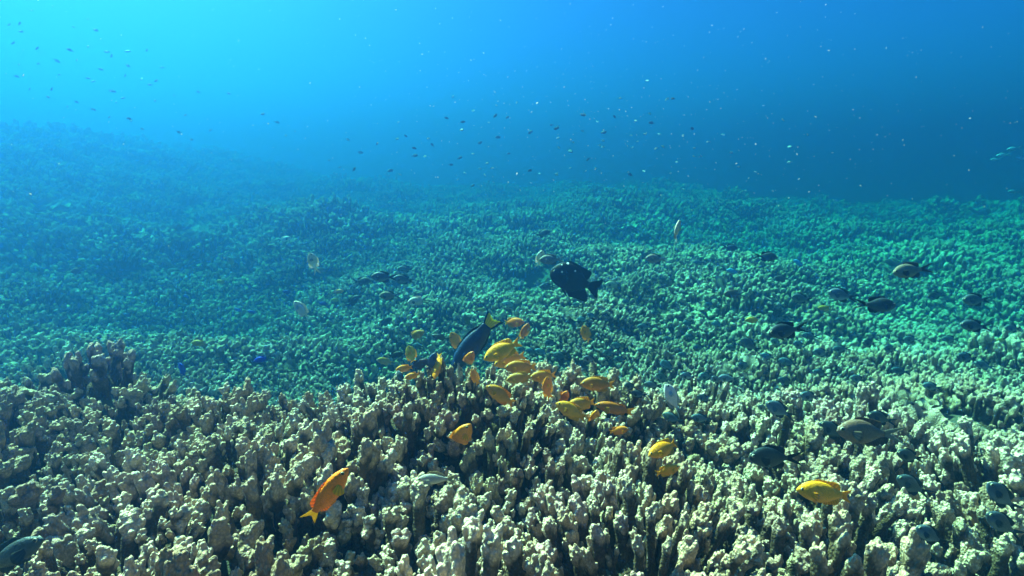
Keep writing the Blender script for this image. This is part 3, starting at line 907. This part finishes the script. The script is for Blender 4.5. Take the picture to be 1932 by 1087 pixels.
# ---- pale and brown chromis
PINK, TAN, GREY, BRN = (.90, .64, .58), (.55, .44, .32), (.40, .40, .40), (.28, .17, .13)
CH = [
 (572, 588, 50, 128, [PINK, PINK, (.6, .6, .62)], 10, 0, 'pale pinkish chromis nose up at the left, with white tail'),
 (790, 567, 42, 192, [(.85,.62,.54), PINK, (.2, .17, .17)], 10, 0, 'round pale pink chromis left of the dark wrasse back, right of a brown one'),
 (737, 558, 44, 181, [(.27, .18, .13), (.06, .05, .05), (.07, .06, .06)], 0, 0, 'brown chromis with dark tail, left of the round pale pink one'),
 (535, 452, 28, 12, [(.82,.68,.70), PINK, (.1, .1, .1)], 0, 0, 'pale lilac chromis high over the left reef with dark tail'),
 (799, 457, 24, 148, [(.85,.65,.52), PINK, PINK], 10, 0, 'pale pink chromis above the dark patch of reef'),
 (592, 498, 40, 96, [PINK, PINK, (.5, .4, .38)], 35, 25, 'slim pink chromis upright over the left reef'),
 (607, 511, 26, 170, [BRN, BRN, BRN], 0, 0, 'brown chromis touching the slim pink upright one'),
 (963, 575, 30, 168, [GREY, (.1, .1, .1), (.08, .08, .09)], 0, 0, 'small grey chromis above the round orange damselfish'),
 (1158, 537, 34, 180, [(.55,.45,.32), TAN, (.12, .1, .08)], 0, 0, 'tan chromis just right of the black fish tail'),
 (1240, 489, 46, 176, [(.36,.22,.18), (.12, .08, .07), (.3, .26, .24)], 5, 0, 'brownish pink chromis with spread fins right of the black fish'),
 (1276, 440, 44, 92, [(.62,.42,.38), (.3, .2, .18), (.66, .66, .66)], 42, 55, 'narrow pink chromis hanging upright with white tail, highest on the right'),
 (1019, 490, 34, 80, [(.85,.72,.70), PINK, (.5, .45, .42)], 45, 30, 'pale narrow chromis upright left of the black fish'),
 (1042, 490, 50, 182, [(.26, .22, .22), (.2, .17, .17), (.3, .27, .26)], 0, 0, 'grey brown chromis between the pale narrow one and the black fish'),
 (1722, 510, 76, 188, [(.20, .165, .13), (.08, .07, .06), (.06, .055, .05)], 0, 0, 'long brown chromis with dark tail over the far right reef'),
 (1386, 555, 42, 180, [(.15, .085, .06), BRN, (.08, .06, .05)], 0, 0, 'round brown chromis over the reef right of centre'),
 (1270, 756, 74, 118, [(.80,.60,.62), (.42, .33, .34), (.56, .58, .62)], 12, 25, 'pale pinkish chromis pointing up in the grey shoal, largest there'),
 (1476, 526, 34, 180, [(.12, .09, .08)], 0, 0, 'dim brown chromis over bright reef at right'),
 (149, 511, 32, 186, [(.16, .07, .055)], 0, 0, 'reddish brown chromis, largest of three at the far left'),
 (117, 510, 24, 180, [(.12, .06, .055)], 0, 0, 'reddish brown chromis, left one of three at the far left'),
 (187, 512, 22, 160, [(.14, .06, .05)], 0, 0, 'reddish brown chromis, right one of three at the far left'),
 (73, 520, 15, 100, [(.2, .1, .07)], 20, 0, 'tiny brown chromis left of the three reddish brown ones'),
 (341, 571, 20, 95, [(.34, .32, .30)], 30, 0, 'faint grey chromis upright over the shaded left reef'),
 (299, 434, 14, 120, [(.2, .13, .12)], 10, 0, 'tiny brown chromis high on the left slope'),
 (436, 495, 22, 100, [(.42, .32, .22)], 35, 0, 'small tan chromis upright over the left reef'),
 (739, 384, 15, 170, [(.42, .36, .36)], 0, 0, 'tiny pale chromis against the far left of the reef edge'),
 (1608, 502, 18, 95, [(.36, .31, .30)], 20, 0, 'faint pale chromis upright left of the long brown one'),
 (1820, 503, 26, 120, [(.22, .20, .22)], 20, 0, 'faint grey chromis right of the long brown one'),
 (1287, 494, 13, 180, [(.2, .1, .08)], 0, 0, 'tiny brown chromis right of the brownish pink one'),
]
for (px, py, ln, hd, cols, yw, rl, lab) in CH:
    put_fish('chromis', 'chromis', px, py, ln, hd, .085, cols, lab, 'chromis', 'pale and brown chromis over the reef', yaw=yw, roll=rl, bend=.15, simple=ln < 16)

# ---- dark slate chromis, the larger ones told apart
SL, SB, BK = (.075, .105, .13), (.11, .16, .22), (.032, .043, .054)
DK = [
 (726, 523, 52, 179, SL, 'slate chromis with black tail, larger of two in line over the left centre reef'),
 (764, 528, 44, 172, SL, 'slate chromis right behind a larger one over the left centre reef'),
 (706, 521, 24, 182, BK, 'small dark chromis tail tip showing left of two slate ones'),
 (767, 508, 34, 180, (.09, .10, .11), 'grey chromis above two slate ones'),
 (681, 531, 40, 2, (.05, .08, .09), 'faint grey chromis left of the two slate ones'),
 (664, 570, 38, 38, BK, 'dark chromis with pale cheek pointing up right'),
 (712, 567, 22, 82, BK, 'small dark chromis upright left of the brown one'),
 (726, 609, 34, 36, BK, 'dark chromis pointing up right over a shaded hollow'),
 (505, 466, 26, 5, SL, 'dark chromis just below the pale lilac one'),
 (1022, 441, 34, 12, SL, 'dark chromis high over the centre, tail trailing left'),
 (1034, 541, 34, 182, SL, 'slate chromis under the chin of the black fish'),
 (1376, 467, 32, -8, BK, 'black chromis facing right, upper left of a pair at right'),
 (1443, 484, 46, -6, BK, 'black chromis facing right, lower right of a pair at right'),
 (1514, 564, 46, 171, SL, 'slate chromis facing left behind the dim yellow one'),
 (1590, 558, 62, 168, SB, 'blue slate chromis facing left, tail meeting a black one'),
 (1650, 575, 76, -4, BK, 'long black chromis facing right, tail meeting a blue slate one'),
 (1766, 557, 38, 190, BK, 'black chromis over bright reef at the far right'),
 (1843, 566, 60, 180, SL, 'blurred dark chromis low at the far right'),
 (1487, 623, 80, 190, (.03, .045, .065), 'long slate chromis with black forked tail raised, over the right bank'),
 (1416, 652, 48, 148, SL, 'slate chromis slanting down right below the golden one'),
 (1473, 775, 68, 153, (.09, .13, .18), 'blue grey chromis slanting over pale coral tips left of the large brown one'),
 (1574, 815, 70, 150, BK, 'black chromis slanting down beside the head of the large brown one'),
 (1664, 790, 62, 165, BK, 'black chromis passing above the large brown one'),
 (1724, 918, 80, 152, (.05, .07, .09), 'slate chromis with pale belly over the right coral bank'),
 (1893, 940, 92, 140, (.05, .07, .10), 'slate chromis near the lower right edge, upper one of two'),
 (1895, 992, 92, 148, (.045, .06, .08), 'slate chromis near the lower right edge, lower one of two'),
 (1718, 861, 60, 165, BK, 'black chromis below the tail of the large brown one'),
 (1758, 1012, 76, 150, SL, 'slate chromis low over the coral in the lower right'),
 (1464, 863, 108, 178, (.018, .026, .032), 'broad dark chromis in shade left of the large brown one'),
]
for (px, py, ln, hd, c, lab) in DK:
    put_fish('slate_chromis', 'chromis', px, py, ln, hd, .085, [c, tuple(v * .4 for v in c), tuple(v * .35 for v in c), c], lab, 'chromis', 'dark slate chromis over the reef', bend=.15, yaw=6, mat=M_FISHPALE)

# ---- the shoal of small slate chromis that nothing tells apart
SH = [(1530, 634, 34, 175), (1590, 604, 32, 178), (1640, 648, 36, 172), (1588, 658, 34, 185), (1552, 666, 42, 172), (1510, 652, 34, 160), (1383, 657, 28, 165),
 (1466, 648, 32, 150), (1488, 684, 38, 165), (1450, 673, 32, 168), (1485, 721, 40, 160), (1530, 749, 48, 168), (1440, 771, 28, 155), (1680, 658, 36, 175), (1825, 675, 46, 172),
 (1840, 615, 60, 175), (1913, 620, 38, 175), (1858, 690, 42, 165), (1261, 691, 34, 140), (1252, 714, 36, 150), (1299, 710, 36, 172), (1334, 710, 38, 178), (1376, 714, 40, 178),
 (1353, 718, 30, 150), (1233, 727, 36, 172), (1190, 729, 30, 165), (1207, 744, 36, 172), (1331, 753, 36, 160), (1271, 790, 44, 160), (1325, 790, 44, 172), (1104, 700, 18, 160),
 (1023, 665, 30, 165), (1060, 672, 36, 170), (1150, 666, 28, 175), (1115, 678, 32, 168), (1170, 678, 28, 175), (1041, 647, 30, 178), (1218, 617, 34, 178), (1184, 571, 24, 165),
 (1218, 663, 30, 170), (1257, 693, 30, 140), (1167, 652, 28, 170), (1079, 608, 24, 175), (1117, 596, 22, 165), (1101, 603, 24, 170), (972, 636, 28, 172), (1005, 665, 30, 160),
 (987, 661, 26, 165), (756, 713, 30, 120), (792, 653, 30, 178), (1320, 655, 26, 178), (1291, 670, 26, 175), (1405, 690, 34, 172), (1304, 636, 24, 170), (1262, 640, 24, 175),
 (1700, 700, 36, 172), (1760, 730, 40, 170), (1620, 716, 38, 165), (1580, 640, 28, 178), (1720, 640, 34, 180), (1320, 495, 26, 178), (1217, 540, 20, 170), (1340, 575, 24, 176),
 (1120, 560, 20, 168), (1090, 575, 20, 176), (1300, 610, 24, 178), (1355, 612, 26, 176), (1240, 590, 22, 178), (1550, 705, 38, 168), (1795, 640, 34, 178)]
rs = random.Random(3)
for (px, py, ln, hd) in SH:
    v = rs.uniform(.8, 2.0); c = (.055 * v, .085 * v, .110 * v)
    put_fish('small_slate_chromis', 'chromis', px, py, ln, hd, .07, [c, tuple(k * .5 for k in c)], 'small blue grey chromis in the shoal low over the reef right of centre' if px > 960 else 'small blue grey chromis low over the reef at the crest',
             'chromis', 'shoal of small blue grey chromis', bend=rs.choice([.15, -.15, .3]), yaw=rs.uniform(-15, 25), mat=M_FISHPALE)

# ---- blue damselfish
BL = [(493, 678, 28, 196, (.02, .03, .62), 'vivid blue damselfish over the reef above the left bank'),
 (344, 698, 28, 112, (.02, .04, .50), 'vivid blue damselfish nose up at the back of the left bank'),
 (611, 573, 18, 178, (.03, .06, .45), 'small blue damselfish below two yellow ones'),
 (542, 551, 18, 175, (.02, .05, .32), 'small deep blue damselfish left of the yellow pair'),
 (450, 585, 16, 160, (.05, .10, .55), 'small blue damselfish, left of two in a shaded hollow'),
 (476, 589, 18, 170, (.04, .08, .50), 'small blue damselfish, right of two in a shaded hollow'),
 (353, 560, 14, 150, (.03, .06, .4), 'tiny blue damselfish beside the faint grey upright one'),
 (1506, 496, 20, 150, (.08, .45, .85), 'light blue damselfish over the right reef, upper of two'),
 (1382, 512, 22, 168, (.08, .42, .80), 'light blue damselfish over the right reef, lower of two'),
 (240, 595, 16, 160, (.04, .08, .4), 'tiny blue damselfish over the left reef')]
for (px, py, ln, hd, c, lab) in BL:
    put_fish('blue_damselfish', 'damsel', px, py, ln, hd, .05, [c], lab, 'damselfish', 'blue damselfish over the reef', bend=.15, simple=ln < 17)
CY = [(1913, 281, 28, 188, 'upper'), (1893, 293, 28, 186, 'middle'), (1928, 299, 26, 184, 'right hand'), (1878, 301, 20, 184, 'left hand')]
for (px, py, ln, hd, wd) in CY:
    put_fish('fusilier', 'anthias', px, py, ln, hd, .12, [(.35, .62, .80)], wd + ' pale blue fusilier of four in open water at the right edge', 'fusilier', 'pale blue fusiliers', deep=5.0, bend=.15)
put_fish('fusilier', 'anthias', 1913, 362, 24, 178, .12, [(.25, .5, .6)], 'pale blue fusilier alone just above the far right reef', 'fusilier', 'pale blue fusiliers', deep=5.0)
put_fish('fusilier', 'anthias', 1578, 379, 15, 178, .12, [(.25, .5, .6)], 'tiny pale fusilier over the far reef edge right of centre', 'fusilier', 'pale blue fusiliers', deep=6.0, simple=True)
put_fish('fusilier', 'anthias', 1692, 402, 18, 178, .12, [(.2, .45, .6)], 'small pale blue fusilier low over the far right reef', 'fusilier', 'pale blue fusiliers', deep=6.0, simple=True)

# ---- far shoals
rf = random.Random(21)
n_far = 0
def far_fish(px, py, ln, col, label, group, real=.10, deep=None):
    global n_far
    n_far += 1
    put_fish('far_fish', rf.choice(['chromis', 'damsel']), px, py, ln, rf.choice([0, 180]) + rf.uniform(-45, 45), real, [col], label, 'fish', group,
             yaw=rf.uniform(-40, 40), bend=rf.choice([.15, -.15]), simple=True, deep=deep)
SHL = [(20, 45), (35, 48), (38, 58), (142, 50), (165, 38), (135, 95), (45, 95), (70, 92), (168, 90), (203, 95), (242, 100), (276, 98), (213, 108), (240, 122), (305, 130), (108, 115), (35, 120),
 (72, 122), (145, 113), (187, 132), (235, 140), (270, 148), (283, 158), (298, 155), (112, 142), (164, 147), (30, 142), (175, 156), (10, 141), (95, 165), (57, 168), (214, 170), (328, 182), (376, 176),
 (220, 190), (235, 185), (145, 193), (128, 202), (175, 207), (205, 220), (243, 222), (250, 229), (270, 240), (350, 215), (430, 178), (90, 182), (60, 20), (100, 12), (180, 60), (25, 80), (290, 192), (400, 245),
 (335, 250), (365, 262), (497, 218), (522, 232), (538, 257), (555, 250), (620, 305), (680, 285), (640, 315)]
for (px, py) in SHL:
    far_fish(px + rf.uniform(-3, 3), py + rf.uniform(-3, 3), rf.uniform(6, 11), (.06, .12, .15), 'tiny dark fish silhouette in the far shoal above the left slope', 'far shoal above the left slope', deep=rf.uniform(3.6, 5.0))  # lighter bluish tone puts extra fading by water haze into the fish colour
SHC = [(843, 223), (958, 221), (935, 218), (873, 230), (766, 257), (870, 245), (1049, 243), (1041, 236), (749, 262), (816, 274), (711, 272), (782, 294), (867, 298), (850, 311), (737, 322), (782, 280),
 (1101, 217), (1160, 221), (1268, 186), (1075, 285), (1000, 322), (893, 350), (940, 259), (1110, 300), (1305, 243), (668, 320), (960, 290), (905, 270), (1140, 250), (1230, 232), (1190, 330), (1000, 250)]
for (px, py) in SHC:
    far_fish(px, py, rf.uniform(7, 14), (.015, .025, .035), 'tiny dark fish in open water above the middle of the reef', 'dark far fish above the middle of the reef', deep=rf.uniform(2.8, 4.2))
for k in range(70):
    px = rf.gauss(1120, 230); py = rf.gauss(275, 55)
    if not (560 < px < 1910 and 110 < py < 380): continue
    far_fish(px, py, rf.uniform(5, 8), (.55, .68, .72), 'tiny pale glinting fish in open water above the reef', 'pale far fish above the reef', real=.045, deep=rf.uniform(2.2, 4.0))
print('far fish', n_far)

# ------------------------------------------------------------------ drifting specks
def marine_snow():
    rn = random.Random(8)
    V, Fc = [], []
    for k in range(1100):
        if k < 850:
            px, py = rn.gauss(1120, 420), rn.gauss(230, 130)
        else:
            px, py = rn.uniform(-150, 2080), rn.uniform(-40, 700)
        d = rn.uniform(0.5, 3.2)
        g = ground_dist(px, py) - .1
        if py > 420 and rn.random() < .4: continue
        d = min(d, g)
        c = CP + px_ray(px, py) * d
        r = rn.uniform(.55, 1.25) * rn.choice([1, 1, 1, 1.5]) * .00048 * (0.5 + d * .45)
        el = rn.choice([1, 1, 1.5, 2.2, 3.0])
        ax = Vector((rn.uniform(-1, 1), rn.uniform(-.4, .4), rn.uniform(-.2, 1))).normalized()
        q = ax.to_track_quat('Z', 'Y')
        b = len(V)
        ring = [(0, 0, el)] + [(math.cos(a), math.sin(a), 0) for a in (0, 1.257, 2.513, 3.770, 5.027)] + [(0, 0, -el)]
        for p in ring: V.append(c + q @ (Vector(p) * r * rn.uniform(.8, 1.2)))
        for j in range(5):
            Fc.append((b, b + 1 + j, b + 1 + (j + 1) % 5)); Fc.append((b + 6, b + 1 + (j + 1) % 5, b + 1 + j))
    me = bpy.data.meshes.new('drifting_specks'); me.from_pydata([tuple(v) for v in V], [], Fc); me.update()
    me.materials.append(M_SNOW)
    o = bpy.data.objects.new('drifting_specks', me); COL.objects.link(o)
    tag(o, 'tiny white specks drifting in the water above the reef', 'plankton', kind='stuff')
marine_snow()
